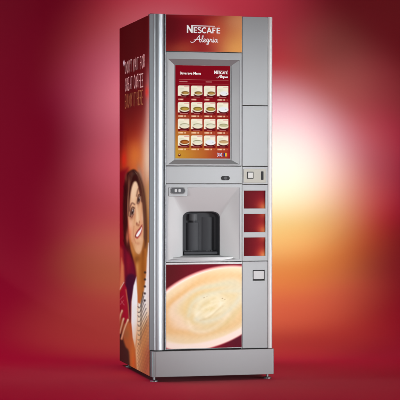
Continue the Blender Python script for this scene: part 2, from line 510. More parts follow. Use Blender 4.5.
    p.glow(138.2, 208, 0.6, 6, (222, 158, 116), alpha=0.5)
    # fringe over the forehead, heavy locks on the far side, shade under the jaw
    p.poly([(128.6, 200), (129.4, 188), (131.4, 179), (134.2, 174.6), (138.0, 176.4), (140.8, 188), (142.2, 202), (140.2, 195), (138.4, 186), (136.2, 181.6), (133.4, 183), (131.0, 191), (129.6, 203), (128.8, 216)], (44, 18, 13), 0.8, smooth=5)
    p.poly([(138.0, 172.5), (142.6, 182), (145.8, 202), (146.8, 226), (146.4, 244), (144.6, 247), (144.3, 226), (142.8, 205), (140.4, 189)], (84, 50, 34), 1.1, smooth=5, alpha=0.9)
    for k in range(7):
        t = k / 6
        p.line([(138.6 + t, 175 + 2 * t), (142.0 + t * 1.4, 190), (144.0 + t * 1.8, 212), (144.8 + t * 1.5, 240)], 0.2, (172, 128, 92) if k % 2 else (40, 18, 12), 0.25, 0.5, smooth=6)
    p.glow(137.2, 259, 3.2, 4.5, (122, 64, 22), rot=20, alpha=0.75)
    p.glow(143.4, 252, 1.4, 6, (128, 70, 26), alpha=0.6)
    # brows, eyes
    p.k = 1.7
    p.line([(129.7, 211), (130.6, 206.2), (132.4, 203.2), (134.6, 204.4)], 1.0, (84, 40, 32), 0.7, 0.75, smooth=5)
    p.line([(136.9, 196), (137.9, 190.6), (139.2, 188.4), (140.5, 191.4)], 0.9, (88, 44, 34), 0.7, 0.75, smooth=5)
    p.glow(132.6, 213.0, 2.3, 5.2, (150, 86, 60), rot=16, alpha=0.75)
    p.glow(131.9, 217.6, 1.8, 2.0, (170, 104, 78), alpha=0.6)
    p.ell(132.6, 212.4, 1.75, 3.3, (214, 190, 170), rot=24, soft=0.7, alpha=0.9)
    p.ell(132.7, 211.9, 1.15, 3.0, (34, 18, 14), rot=14, soft=0.5)
    p.ell(133.0, 210.6, 0.32, 0.95, (252, 246, 238), soft=0.25)
    p.line([(130.3, 216.6), (131.0, 211.0), (132.6, 207.2), (134.7, 208.2)], 0.75, (44, 20, 14), 0.5, 0.85, smooth=5)
    p.line([(130.6, 216.8), (132.2, 217.0), (133.8, 214.2)], 0.5, (92, 44, 34), 0.4, 0.75, smooth=5)
    p.glow(139.1, 200.4, 1.9, 5.0, (154, 90, 62), rot=12, alpha=0.75)
    p.ell(139.1, 199.8, 1.35, 3.2, (210, 188, 166), rot=20, soft=0.6, alpha=0.9)
    p.ell(139.2, 199.2, 0.95, 2.9, (36, 20, 14), rot=12, soft=0.45)
    p.ell(139.4, 198.0, 0.28, 0.9, (252, 246, 238), soft=0.25)
    p.line([(137.3, 203.8), (137.9, 198.2), (139.1, 194.4), (140.8, 195.6)], 0.7, (46, 22, 14), 0.5, 0.85, smooth=5)
    p.line([(137.6, 203.8), (138.9, 203.6), (140.2, 200.8)], 0.45, (96, 46, 34), 0.4, 0.7, smooth=5)
    p.k = 1.9
    # nose
    p.glow(135.5, 216, 0.9, 7, (206, 136, 92), rot=8, alpha=0.6)
    p.poly([(135.9, 206), (137.0, 204), (139.0, 216), (139.2, 221.5), (137.6, 223.6), (136.4, 219)], (250, 212, 168), 1.0, alpha=0.85)
    p.glow(138.6, 225.2, 1.5, 1.3, (160, 84, 56), rot=-30, alpha=0.7)
    p.ell(137.0, 223.8, 0.7, 1.2, (128, 58, 40), soft=0.5, alpha=0.75)
    p.ell(139.6, 222.2, 0.45, 1.0, (140, 66, 46), soft=0.4, alpha=0.6)
    # smile
    p.glow(138.6, 232.5, 3.6, 6.0, (222, 140, 100), rot=-30, alpha=0.45)
    p.poly([(135.7, 235.6), (136.8, 232.6), (138.8, 229.6), (140.4, 227.8), (142.2, 225.2), (142.5, 228.4), (141.6, 232.6), (139.8, 236.6), (137.6, 238.8), (136.2, 237.8)], (178, 66, 58), 0.5, smooth=4)
    p.poly([(136.3, 235.4), (138.6, 231.5), (140.4, 229.5), (142.0, 227.0), (141.8, 229.6), (140.4, 233.3), (138.4, 236.2), (136.9, 236.8)], (254, 250, 246), 0.3, smooth=4)
    p.line([(135.5, 236), (136.7, 232.4), (139.6, 228.4), (142.4, 224.8)], 0.5, (120, 40, 40), 0.35, 0.7, smooth=5)
    p.ell(135.7, 236.6, 0.6, 1.0, (96, 30, 26), soft=0.4, alpha=0.7)
    p.line([(134.2, 226.5), (133.6, 232), (134.4, 238.5), (136, 243)], 0.7, (196, 112, 76), 0.6, 0.55, smooth=5)
    p.glow(140.5, 238.5, 1.7, 2.6, (250, 200, 160), rot=-25, alpha=0.5)
    p.line([(131.9, 243), (133.8, 249), (136.4, 253.4), (139.4, 255.0), (141.8, 251.4)], 0.8, (168, 98, 50), 0.7, 0.6, smooth=5)
    # red scarf, dark sleeve beside the mug
    p.poly([(123.5, 246), (128, 252), (134, 262), (136.4, 276), (134.6, 288), (131, 300), (130, 318), (127, 312), (125.2, 292), (124, 270)], (108, 16, 40), 1.2, smooth=4)
    p.glow(128.5, 262, 2.4, 12, (150, 22, 40), alpha=0.7)
    p.poly([(126.5, 278), (132, 274), (136, 278), (134, 290), (131.2, 304), (130.6, 322), (127.6, 318), (126.2, 298)], (58, 18, 44), 0.9, smooth=4)
    p.poly([(119, 244), (123, 250), (124.6, 272), (124.4, 284), (119, 290)], (206, 74, 62), 1.0, alpha=0.8)
    p.poly([(121.5, 258), (124, 266), (124.6, 281), (121, 290), (119, 290)], (240, 150, 96), 0.8, alpha=0.85)
    # white blouse: left lapel and the striped right side
    p.poly([(138.4, 258), (137, 276), (133.4, 286), (131.6, 306), (131.8, 324), (133.4, 338), (135.6, 350), (137.2, 334), (138, 312), (138.2, 296), (136.8, 284)], (252, 250, 246), 0.5, alpha=0.0)
    p.poly([(136.6, 277), (133.8, 286), (131.8, 302), (131.6, 322), (133, 338), (135.6, 349), (137.4, 330), (138, 312), (137.8, 296)], (252, 250, 247), 0.45)
    p.poly([(152, 242), (148.6, 243), (147.2, 258), (146.4, 274), (145, 286), (143.2, 296), (140.8, 304), (138.4, 303), (137.8, 318), (137.2, 340), (136, 352), (137.5, 374), (152, 380)], (250, 246, 238), 0.6)
    p.poly([(138.6, 309), (141, 308), (144, 320), (152, 300), (152, 382), (137, 374), (136.5, 345), (138, 326)], (246, 208, 140), 4.0, alpha=0.55)
    p.poly([(136, 348), (140, 330), (152, 318), (152, 382), (136, 376)], (226, 146, 70), 6.0, alpha=0.85)
    p.poly([(145.5, 352), (152, 340), (152, 382), (142, 378)], (196, 96, 70), 3.5, alpha=0.85)
    for k in range(9):
        yy = 298 + k * 4.6
        xr = 143.4 + min(k, 5) * 0.75
        al = 0.95 - 0.06 * k
        p.line([(138.3, yy + 8.5 + (k % 2)), (139.4, yy + 10), (140.8, yy + 8.2), (142.2, yy + 1.5), (xr, yy - 6 - k * 0.5)], [0.55, 0.7, 0.5][k % 3], (50, 40, 36), 0.38, al, smooth=5)
    for k in range(15):
        yy = 338 + k * 3.3
        p.line([(137.6 + 0.12 * k, yy + 9), (141.0, yy + 1 + (k % 2)), (144.6, yy - 9), (149.4, yy - 23)], [0.4, 0.3, 0.5][k % 3], (124, 62, 40), 0.38, 0.6, smooth=5)
        if k % 2: p.line([(139.0, yy + 9), (144.0, yy - 5), (149.6, yy - 20)], 0.5, (250, 200, 130), 0.5, 0.35, smooth=4)
    for k in range(5):
        p.ell(145.3 - k * 0.08, 272.5 + k * 7, 0.95, 1.0, (40, 36, 36), rot=-35, soft=0.5)
    # hand, mug and forearm
    p.poly([(119, 336), (122, 330), (128, 342), (131.5, 352), (131.5, 376), (119, 372)], (58, 42, 36), 0.8)
    p.poly([(122.5, 320), (127, 316), (130, 322), (131.8, 338), (134.8, 350), (136.6, 374), (131, 372), (129.2, 352), (125.6, 346), (122.6, 334)], (196, 104, 54), 0.8, smooth=4)
    p.glow(133, 358, 2.0, 14, (224, 122, 50), alpha=0.8)
    p.glow(134, 362, 1.2, 6, (236, 98, 44), alpha=0.7)
    p.glow(127, 334, 2.4, 5, (170, 108, 62), alpha=0.8)
    p.poly([(124.2, 284), (127, 288), (128.6, 310), (129, 318), (126.5, 326), (121, 318), (119, 312), (119, 296), (121.6, 289)], (172, 22, 46), 0.6)
    p.line([(119.6, 290), (122, 286), (124.2, 282.4)], 0.6, (250, 230, 220), 0.4)
    p.line([(126.2, 290), (128.4, 304), (129.4, 318)], 0.9, (206, 132, 84), 0.5, 0.9)
    for a, b_ in (((120.2, 300), (123.6, 296)), ((120.6, 304.5), (123.8, 300.5)), ((121.5, 301), (124.4, 305))):
        p.line([a, b_], 0.5, (226, 140, 140), 0.4, 0.75)
    for pts in ([(118.9, 325), (120.4, 317), (122.4, 311)], [(120.2, 333), (122.0, 326), (123.9, 319)], [(122.0, 339), (125.0, 329), (128.4, 320)]):
        p.line(pts, 2.3, (150, 76, 46), 0.5, smooth=4)
        p.line(pts, 1.5, (226, 158, 108), 0.6, smooth=4)
        p.line([(a - 0.15, b_ - 0.6) for a, b_ in pts], 0.6, (252, 220, 180), 0.6, smooth=4)
        p.ell(pts[-1][0] - 0.1, pts[-1][1] + 0.6, 0.5, 1.1, (250, 214, 190), rot=25, soft=0.4, alpha=0.8)
    p.line([(121.4, 334), (123.4, 327), (125, 321)], 0.4, (110, 40, 30), 0.4, 0.8)
    p.grain(1.6)
    return p

side = art_sheet("side_panel", M["ink_side"], (-0.001, 0.030, 0.002), (0, D - 0.030, 0), (0, 0, H - 0.004), 230, 900, side_art, paint_side)
# the panel's folded steel tray behind the print
box("side_tray", M["cabinet"], 0.0, 0.0035, 0.031, D - 0.001, 0.003, H - 0.003, bevel=0.0)
box("right_side_panel", M["silver"], 0.6225, 0.627, 0.064, D - 0.002, 0.003, H - 0.005)

# slogan, thin hand-drawn capitals
GL = {
 'D': [[(0, 0), (0, 1)], [(0, 1), (.55, .9), (.95, .55), (.6, .1), (0, 0)]],
 'O': [[(.5, 1), (.1, .75), (.05, .3), (.45, 0), (.9, .25), (.9, .75), (.5, 1)]],
 'N': [[(0, 0), (.05, 1), (.85, 0), (.9, 1)]],
 'T': [[(.5, 0), (.48, 1)], [(0, 1), (1, .98)]],
 'W': [[(0, 1), (.25, 0), (.5, .8), (.72, 0), (1, 1)]],
 'A': [[(0, 0), (.45, 1), (.95, 0)], [(.18, .36), (.78, .36)]],
 'I': [[(.5, 0), (.5, 1)]],
 'F': [[(.05, 0), (.05, 1), (.95, 1)], [(.05, .52), (.8, .54)]],
 'R': [[(.05, 0), (.05, 1), (.7, .98), (.9, .75), (.65, .5), (.05, .48)], [(.45, .48), (.98, 0)]],
 'G': [[(.9, .82), (.5, 1), (.1, .7), (.1, .25), (.5, 0), (.9, .2), (.9, .48), (.55, .48)]],
 'E': [[(.95, 1), (.05, 1), (.05, 0), (.95, 0)], [(.05, .5), (.75, .5)]],
 'C': [[(.92, .82), (.5, 1), (.1, .7), (.1, .28), (.5, 0), (.92, .18)]],
 'J': [[(.75, 1), (.75, .2), (.45, 0), (.1, .2)]],
 'Y': [[(0, 1), (.5, .5), (1, 1)], [(.5, .5), (.48, 0)]],
 'H': [[(.05, 0), (.05, 1)], [(.92, 0), (.92, 1)], [(.05, .5), (.92, .5)]],
 "'": [[(.45, 1), (.4, .72)]],
}
def slogan_line(mat, text, y_start, y_end, z0, z1, w):
    """one lettering part for each word of the line"""
    for n, strokes in enumerate(slogan(text, y_start, y_end, z0, z1, w)):
        lettering("slogan_word", mat, strokes, on_side(y_start), side)
def slogan(text, y_start, y_end, z0, z1, w):
    """written from the back of the panel (y_start) towards the front (y_end)"""
    adv = {' ': 0.55, 'I': 0.45, "'": 0.4}
    tot = sum(adv.get(c, 1.0) for c in text)
    unit = (y_start - y_end) / tot
    words, out, x = [], [], 0.0
    for c in text:
        a = adv.get(c, 1.0)
        if c == ' ':
            words.append(out); out = []
        jit = random.uniform(-0.04, 0.04)
        for st in GL.get(c, []):
            cw = unit * a * 0.74
            pts = [(x * unit + q[0] * cw, z0 + (q[1] + jit) * (z1 - z0)) for q in st]
            out.append((pts, w))
        x += a
    return words + [out]
def on_side(ys): return lambda u, v, lift: (-0.001 - lift, ys - u, v)
slogan_line(M["pinkwhite"], "DON'T WAIT FOR", 0.646, 0.125, 1.545, 1.607, 0.0066)
slogan_line(M["pinkwhite"], "GREAT COFFEE", 0.648, 0.158, 1.4525, 1.518, 0.0066)
slogan_line(M["gold"], "ENJOY IT HERE", 0.649, 0.172, 1.3630, 1.433, 0.0066)
lettering("quote_mark", M["white"], [([(0, 1.614), (0.012, 1.602), (0.022, 1.586)], [0.016, 0.014, 0.004]), ([(0.022, 1.617), (0.032, 1.605), (0.040, 1.590)], [0.016, 0.014, 0.004])], on_side(0.700), side)

# ------------------------------------------------------------------ rounded corner column and right trim
# half-round extrusion: narrow flange, bulging face, groove, thin flange
prof = [(0.0, 0.060), (-0.0015, 0.030), (-0.0015, 0.0195), (0.0008, 0.0165)]
for k in range(0, 41):
    a = R(138 - k * 3.1)
    prof.append((0.0360 + 0.0335 * math.cos(a), 0.0125 - 0.0265 * math.sin(a) * 1.0))
prof += [(0.0690, 0.010), (0.0705, 0.0085), (0.0712, 0.002), (0.0735, 0.0005), (0.0752, 0.0015), (0.0752, 0.060)]
bm = bmesh.new(); prism_z(bm, prof, 0.1335, H)
col = finish(bm, "corner_column", M["alu"])
col.data.materials.append(M["flank_reflection"])       # dark reflection on the flank beside the side wrap, put into its colour
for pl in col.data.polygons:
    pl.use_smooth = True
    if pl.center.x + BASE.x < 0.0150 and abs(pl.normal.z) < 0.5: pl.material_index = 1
md = col.modifiers.new("split", 'EDGE_SPLIT'); md.split_angle = R(28)
bm = bmesh.new(); add_box(bm, 0.0, 0.0745, 0.014, 0.0595, H + 0.0002, H + 0.003)
finish(bm, "column_cap", M["black"], bevel=0.001)

tp = [(0.6025, 0.055), (0.6025, 0.0), (0.6045, -0.002)]
for k in range(11):
    a = R(100 - k * 11)
    tp.append((0.6120 + 0.0165 * math.cos(a), 0.014 - 0.0165 * math.sin(a)))
tp += [(0.6285, 0.055)]
bm = bmesh.new(); prism_z(bm, tp, 0.1305, H - 0.002)
trim = finish(bm, "edge_trim", M["trim"])
for pl in trim.data.polygons: pl.use_smooth = True
md = trim.modifiers.new("split", 'EDGE_SPLIT'); md.split_angle = R(35)

# dark door carcass seen in the gaps between the panels
bm = bmesh.new()
add_box(bm, 0.076, 0.6015, 0.0605, 0.0618, 0.131, 0.5690)
add_box(bm, 0.076, 0.6015, 0.0605, 0.0618, 0.9580, H - 0.004)
add_box(bm, 0.4665, 0.6015, 0.0605, 0.0618, 0.5692, 0.9578)
finish(bm, "door_carcass", M["silver_dark"])
bm = bmesh.new()      # rubber-grey sealing strips set back in the gaps between the doors
for q in ((0.4660, 0.4690, 0.131, H - 0.003), (0.6010, 0.6025, 0.131, H - 0.003)): add_box(bm, q[0] - 0.0008, q[1] + 0.0008, 0.0030, 0.0590, q[2], q[3])
seal = finish(bm, "door_seal", M["silver_dark"])

# ------------------------------------------------------------------ header with the brand
def paint_header(X, Y):
    p = Paint(X, Y, (112, 14, 26))
    p.put(np.clip((X - 165) / 30, 0, 1) * 0.6, (140, 18, 34))
    p.put(np.clip((X - 200) / 40, 0, 1) ** 1.2 * 0.95, (214, 140, 84))
    p.glow(214, 30, 12, 14, (206, 78, 52), alpha=0.7)
    p.glow(236, 50, 18, 20, (222, 158, 84), alpha=0.85)
    p.glow(238, 20, 14, 10, (216, 148, 104), alpha=0.6)
    p.glow(186, 48, 22, 9, (166, 62, 40), alpha=0.6)
    p.glow(178, 50, 14, 6, (176, 92, 54), alpha=0.4)
    p.glow(170, 30, 10, 20, (92, 12, 20), alpha=0.6)
    p.glow(192, 16, 22, 3, (168, 40, 44), alpha=0.6)
    p.grain(1.0)
    return p
header = art_sheet("header_panel", M["ink_front"], (0.0770, -0.0005, 1.6175), (0.3890, 0, 0), (0, 0, 1.7985 - 1.6175), 240, 120, front_art, paint_header)
box("header_backing", M["silver"], 0.0765, 0.4665, 0.0, 0.0600, 1.6168, 1.7990, bevel=0.0005)

def on_front(y0): return lambda u, v, lift: (fx(u), y0 - lift, fz(v))
def tilt(strokes, x0=188.0, k=0.022):     # follows the artwork's own baseline
    return [([(x, y + 0.0 * k * (x - x0)) for x, y in pts], w) for pts, w in strokes]

def brand_word(x0, x1, ytop, ybot, w):
    """capital N with a long roof bar over the smaller capitals; unit square mapped to the box"""
    sx, sy = (x1 - x0), (ybot - ytop)
    q = lambda pts: [(x0 + a * sx, ytop + b_ * sy) for a, b_ in pts]
    S = []
    S.append((q([(0.022, 1.0), (0.022, 0.0)]), w))
    S.append((q([(0.018, 0.05), (0.155, 0.95)]), w * 1.12))
    S.append((q([(0.155, 1.0), (0.155, 0.0)]), w))
    S.append((q([(0.13, 0.075), (0.84, 0.075)]), [w * 0.72, w * 0.42]))
    t = 0.27
    def E_(a, b_):
        S.append((q([(a + 0.016, t), (a + 0.016, 1.0)]), w * 0.85))
        for yy in (t + 0.05, 0.635, 0.95): S.append((q([(a, yy), (b_, yy)]), w * 0.62))
    E_(0.205, 0.305)
    S.append(([(x0 + a * sx, ytop + b_ * sy) for a, b_ in spline([(0.425, 0.37), (0.385, 0.31), (0.345, 0.33), (0.335, 0.45), (0.38, 0.60), (0.425, 0.73), (0.415, 0.90), (0.375, 0.965), (0.325, 0.90)], 5)], w * 0.72))
    S.append((q(arc(0.525, 0.635, 0.066, 0.325, -50, -310, 16)), w * 0.78))
    S.append((q([(0.605, 1.0), (0.665, t)]), w * 0.78)); S.append((q([(0.658, t), (0.735, 1.0)]), w * 0.85)); S.append((q([(0.625, 0.78), (0.715, 0.78)]), w * 0.6))
    S.append((q([(0.775, t), (0.775, 1.0)]), w * 0.85)); S.append((q([(0.76, t + 0.05), (0.860, t + 0.05)]), w * 0.62)); S.append((q([(0.76, 0.64), (0.845, 0.64)]), w * 0.62))
    E_(0.888, 0.995)
    acc = [(q([(0.925, 0.17), (0.975, -0.02)]), [w * 0.5, w * 0.85])]
    return S, acc

def script_word(x0, x1, ytop, ybot, w):
    sx, sy = (x1 - x0), (ybot - ytop)
    q = lambda pts: [(x0 + a * sx, ytop + b_ * sy) for a, b_ in pts]
    S = []
    S.append((q(spline([(0.0, 0.80), (0.04, 0.90), (0.12, 0.84), (0.22, 0.50), (0.335, 0.02), (0.335, 0.4), (0.345, 0.82), (0.385, 0.80)], 6)), w))
    S.append((q(spline([(0.12, 0.60), (0.24, 0.52), (0.40, 0.52)], 5)), w * 0.8))
    S.append((q(spline([(0.385, 0.78), (0.45, 0.35), (0.47, 0.02), (0.435, 0.12), (0.42, 0.6), (0.445, 0.82), (0.49, 0.72)], 6)), w))
    S.append((q(spline([(0.485, 0.70), (0.55, 0.56), (0.53, 0.42), (0.495, 0.52), (0.495, 0.76), (0.535, 0.83), (0.585, 0.70)], 6)), w))
    S.append((q(spline([(0.675, 0.48), (0.63, 0.42), (0.595, 0.58), (0.61, 0.78), (0.65, 0.74), (0.68, 0.46), (0.672, 0.85), (0.645, 1.14), (0.60, 1.10), (0.64, 0.90), (0.71, 0.72)], 6)), w))
    S.append((q(spline([(0.71, 0.72), (0.735, 0.44), (0.745, 0.52), (0.79, 0.50), (0.785, 0.74), (0.805, 0.82), (0.84, 0.62)], 6)), w))
    S.append((q(spline([(0.845, 0.46), (0.84, 0.76), (0.86, 0.82), (0.89, 0.70)], 5)), w))
    S.append((q([(0.850, 0.26), (0.858, 0.33)]), w * 1.2))
    S.append((q(spline([(0.975, 0.48), (0.93, 0.42), (0.90, 0.58), (0.91, 0.80), (0.95, 0.78), (0.982, 0.48), (0.978, 0.76), (1.0, 0.82), (1.02, 0.76)], 6)), w))
    return S

px = 1 / 197.0
S, acc = brand_word(186.3, 219.8, 25.2, 32.9, 1.45)
lettering("brand_lettering", M["white"], S, on_front(-0.0005), header)
lettering("accent_mark", M["red"], acc, on_front(-0.0005), header)
lettering("script_lettering", M["white"], script_word(190.0, 217.0, 35.3, 43.2, 0.62), on_front(-0.0005), header)

# ------------------------------------------------------------------ upper door: recessed bezel and menu screen
bm = bmesh.new()
x0, x1, z0, z1 = 0.0770, 0.4660, 1.0490, 1.6145
a0, a1, c0, c1 = 0.0880, 0.4545, 1.0560, 1.5790
i0, i1, d0, d1 = 0.1235, 0.4185, 1.0780, 1.5520
loft(bm, [rect(x0, x1, z0, z1, 0.060), rect(x0, x1, z0, z1, 0.0015), rect(x0 + .0015, x1 - .0015, z0 + .0015, z1 - .0015, 0.0),
          rect(a0, a1, c0, c1, 0.0), rect(a0 + .001, a1 - .001, c0 + .001, c1 - .001, 0.0025),
          rect(i0, i1, d0, d1, 0.0225), rect(i0, i1, d0, d1, 0.034), rect(i0, i1, d0, d1, 0.059)])
door = finish(bm, "screen_door", M["silver"])
box("screen_frame", M["silver_dark"], i0 + 0.0005, i1 - 0.0005, 0.0250, 0.0335, d0 + 0.0005, d1 - 0.0005, bevel=0)

def paint_screen(X, Y):
    p = Paint(X, Y, (132, 8, 26))
    p.put(np.clip((Y - 82) / 20, 0, 1) * 0.6, (142, 22, 28))
    p.put(np.clip((Y - 100) / 48, 0, 1), (176, 72, 40))
    lo = np.clip((Y - 104) / 50, 0, 1)
    p.put(lo * np.clip((218 - X) / 44, 0, 1), (206, 158, 52))
    p.put(np.clip((Y - 138) / 18, 0, 1) * np.clip((X - 205) / 26, 0, 1) * 0.8, (164, 44, 34))
    p.put(np.clip((X - 226) / 4, 0, 1) * 0.6, (130, 16, 26))
    p.line([(178.5, 79.2), (228, 79.8)], 0.35, (206, 140, 130), 0.3, 0.8)
    p.line([(178.5, 83.2), (228, 83.7)], 0.35, (206, 120, 110), 0.3, 0.55)
    for a, b_ in ((179.2, 181.2), (181.8, 186.6), (205.6, 207.6), (208.2, 211.0)):
        p.line([(a, 81.4), (b_, 81.45)], 0.8, (222, 170, 160), 0.35, 0.8)
    # round mark and the two language flags in the bottom bar
    p.ell(178.9, 155.0, 1.3, 1.4, (96, 30, 20), soft=0.3); p.ell(178.9, 154.4, 0.7, 0.55, (230, 190, 150), soft=0.25)
    def bar(x0, x1, y0, y1, c): p.poly([(x0, y0), (x1, y0), (x1, y1), (x0, y1)], c, 0.15)
    bar(217.0, 221.7, 152.8, 156.3, (52, 44, 110))
    p.line([(217.1, 152.9), (221.6, 156.2)], 0.75, (236, 226, 232), 0.2); p.line([(217.1, 156.2), (221.6, 152.9)], 0.75, (236, 226, 232), 0.2)
    bar(218.9, 219.8, 152.8, 156.3, (240, 230, 235)); bar(217.0, 221.7, 154.1, 155.0, (240, 230, 235))
    bar(219.15, 219.55, 152.8, 156.3, (200, 30, 50)); bar(217.0, 221.7, 154.35, 154.75, (200, 30, 50))
    bar(223.2, 224.8, 152.8, 156.3, (40, 52, 120)); bar(224.8, 226.4, 152.8, 156.3, (238, 196, 60)); bar(226.4, 228.0, 152.8, 156.3, (206, 44, 44))
    return p
SX0, SX1, SZ0, SZ1 = 0.1300, 0.4120, 1.0855, 1.5500
SY = 0.0240
def scr_art(P): return 150.8 + (P[:, 0] - 0.0060) * 194.7, 376.6 - P[:, 2] * 201.0
screen = art_sheet("menu_screen", M["ink_screen"], (SX0, SY, SZ0), (SX1 - SX0, 0, 0), (0, 0, SZ1 - SZ0), 260, 400, scr_art, paint_screen)
def sx_(ax): return (ax - 150.8) / 194.7 + 0.0060
def on_screen(u, v, lift): return (sx_(u), SY - lift, fz(v))

KIND = [["gold", "gold", "gold", "milk"], ["olive", "olive", "olive", "milk"], ["line", "line", "line", "green"], ["brown", "line", "milk", "tan"]]
def tile_painter(kind, row, colm, x0, y0):
    def f(X, Y):
        base = paint_screen(X, Y)
        p = Paint(X, Y); p.img = base.img.copy()
        x, y = X - x0, Y - y0
        p.X, p.Y = x, y
        p.poly([(0.3, 9.6), (11.6, 9.6), (11.6, 12.4), (0.3, 12.4)], (112, 8, 20), 0.25, 0.9)
        p.poly([(0.0, 1.4), (0.5, 0.4), (1.4, 0.0), (11.3, 0.0), (11.5, 0.3), (11.5, 9.0), (10.6, 10.2), (0.0, 10.4)], (250, 241, 218), 0.25)
        p.glow(3.5, 4.5, 3.0, 2.6, (226, 226, 196), alpha=0.6)
        p.line([(6.6, 1.2), (10.8, 1.2)], 0.55, (220, 120, 124), 0.25, 0.7)
        p.line([(1.6, 3.4), (6.0, 3.0)], 0.35, (206, 200, 172), 0.25, 0.5)
        big = row > 0
        cx, cy, rx, ry = (7.4, 7.3, 4.3, 2.1) if not big else (6.8, 6.7, 5.0, 2.6)
        p.ell(cx - 0.2, cy + 1.9, rx * 0.98, ry * 0.9, (74, 6, 14), soft=0.35)
        p.ell(cx, cy + 0.45, rx, ry * 1.02, (244, 234, 206) if kind != "milk" else (250, 248, 244), soft=0.3)
        if kind == "gold":
            p.ell(cx, cy - 0.05, rx * 0.86, ry * 0.72, (112, 76, 28), soft=0.3); p.ell(cx + 0.4, cy + 0.25, rx * 0.66, ry * 0.46, (190, 150, 80), soft=0.4)
        elif kind == "olive":
            p.ell(cx, cy - 0.15, rx * 0.88, ry * 0.74, (112, 88, 28), soft=0.3); p.ell(cx + 0.3, cy + 0.1, rx * 0.7, ry * 0.5, (190, 160, 72), soft=0.5)
        elif kind == "brown":
            p.ell(cx, cy - 0.1, rx * 0.9, ry * 0.8, (128, 62, 22), soft=0.3); p.ell(cx + 0.4, cy + 0.2, rx * 0.66, ry * 0.5, (188, 112, 48), soft=0.5)
        elif kind == "milk":
            p.ell(cx - 0.2, cy - 0.2, rx * 0.86, ry * 0.86, (238, 240, 244), soft=0.4); p.ell(cx + 2.2, cy + 0.4, 0.5, 0.4, (176, 186, 186), soft=0.3)
        else:
            colr = {"line": (232, 228, 204), "green": (196, 192, 150), "tan": (206, 170, 120)}[kind]
            p.ell(cx, cy - 0.5, rx * 0.86, ry * 0.56, (134, 134, 92) if kind != "tan" else (150, 100, 60), soft=0.3)
            p.ell(cx + 0.2, cy - 0.1, rx * 0.84, ry * 0.5, colr, soft=0.3)
        w = 5.5 + ((row * 3 + colm * 5) % 4) * 0.6
        xx = 5.9 - w / 2
        while xx < 5.9 + w / 2 - 0.6:
            ww = 0.5 + ((row + colm + int(xx * 3)) % 3) * 0.45
            p.line([(xx, 11.5), (xx + ww, 11.5)], 0.5, (232, 170, 160), 0.25, 0.75); xx += ww + 0.42
        for k in range(4 if True else 0):
            p.poly([(0.6 + k * 1.25, 13.3), (1.7 + k * 1.25, 13.3), (1.7 + k * 1.25, 14.8), (0.6 + k * 1.25, 14.8)], (248, 210, 170) if row else (244, 196, 168), 0.2)
        if row or colm == 3:
            p.poly([(6.6, 13.3), (7.8, 13.3), (7.8, 14.8), (6.6, 14.8)], (250, 214, 176), 0.2)
            p.poly([(8.6, 13.6), (9.5, 13.6), (9.5, 14.6), (8.6, 14.6)], (190, 88, 62), 0.2); p.poly([(10.1, 13.6), (11.1, 13.6), (11.1, 14.6), (10.1, 14.6)], (190, 88, 62), 0.2)
        p.X, p.Y = X, Y
        return p
    return f
for r_ in range(4):
    for c_ in range(4):
        ax, ay = 177.3 + c_ * 13.05, 85.3 + r_ * 16.65
        art_sheet("menu_tile", M["ink_screen"], (sx_(ax - 0.1), SY - 0.0008, fz(ay + 15.2)), (11.8 / 194.7, 0, 0), (0, 0, 15.3 / 201.0), 50, 66, scr_art, tile_painter(KIND[r_][c_], r_, c_, ax, ay), screen)

S, acc = brand_word(213.8, 227.3, 69.9, 73.3, 0.62)
lettering("brand_lettering", M["scr_white"], S + acc, on_screen, screen)
lettering("script_lettering", M["scr_white"], script_word(216.2, 227.2, 74.2, 77.6, 0.34), on_screen, screen)
fc = bpy.data.curves.new("menu_title", 'FONT'); fc.body = "Beverage Menu"; fc.size = 0.0195; fc.offset = 0.00035; fc.resolution_u = 3
to = bpy.data.objects.new("menu_title_text", fc); C.objects.link(to)
bpy.context.view_layer.update()
tm = bpy.data.meshes.new_from_object(to)
bpy.data.objects.remove(to)
wid = max(v.co.x for v in tm.vertices)
k = (sx_(200.2) - sx_(179.3)) / wid
ox, oy, oz = L(sx_(179.3), SY - 0.0012, fz(74.2))
for v in tm.vertices: v.co = (ox + v.co.x * k, oy, oz + v.co.y * 0.95)
link("menu_title", tm, M["scr_white"], screen)

# ------------------------------------------------------------------ control strip with the lock
strip = box("control_strip", M["silver"], 0.0770, 0.4660, 0.0, 0.0600, 0.9600, 1.0460)
lock = rplate("lock", M["black"], 0.3590, 0.4030, 0.9768, 0.9975, -0.0035, 0.004, 0.0095, strip)
rplate("lock_barrel", M["smoke_light"], 0.3720, 0.3900, 0.9800, 0.9950, -0.0055, -0.002, 0.0074, strip)

# ------------------------------------------------------------------ dispensing bay
bm = bmesh.new()
bx0, bx1, bz0, bz1 = 0.0770, 0.4660, 0.5700, 0.9570
o0, o1, oz0, oz1 = 0.0880, 0.4540, 0.5790, 0.9400
n0, n1, nz0, nz1 = 0.1745, 0.3670, 0.5990, 0.8200
def arch(x0, x1, z0, z1, y, r, n=9):
    out = [(x0, y, z0), (x1, y, z0)]
    for k in range(n + 1):
        a = R(90 * k / n); out.append((x1 - r + r * math.cos(a), y, z1 - r * 0.75 + r * 0.75 * math.sin(a)))
    for k in range(n + 1):
        a = R(90 + 90 * k / n); out.append((x0 + r + r * math.cos(a), y, z1 - r * 0.75 + r * 0.75 * math.sin(a)))
    return out
def squared(x0, x1, z0, z1, y, n=9):
    out = [(x0, y, z0), (x1, y, z0)]
    xm = (x0 + x1) / 2
    # half of the points run up to the corner, the others along the top
    for k in range(n + 1):
        t = k / n
        out.append((x1, y, z1) if k < n / 2 else (x1 - (x1 - xm) * 0.25 * (t - .5) * 2, y, z1))
    for k in range(n + 1):
        t = k / n
        out.append((x0, y, z1) if k > n / 2 else (x0 + (xm - x0) * 0.25 * (.5 - t) * 2, y, z1))
    return out
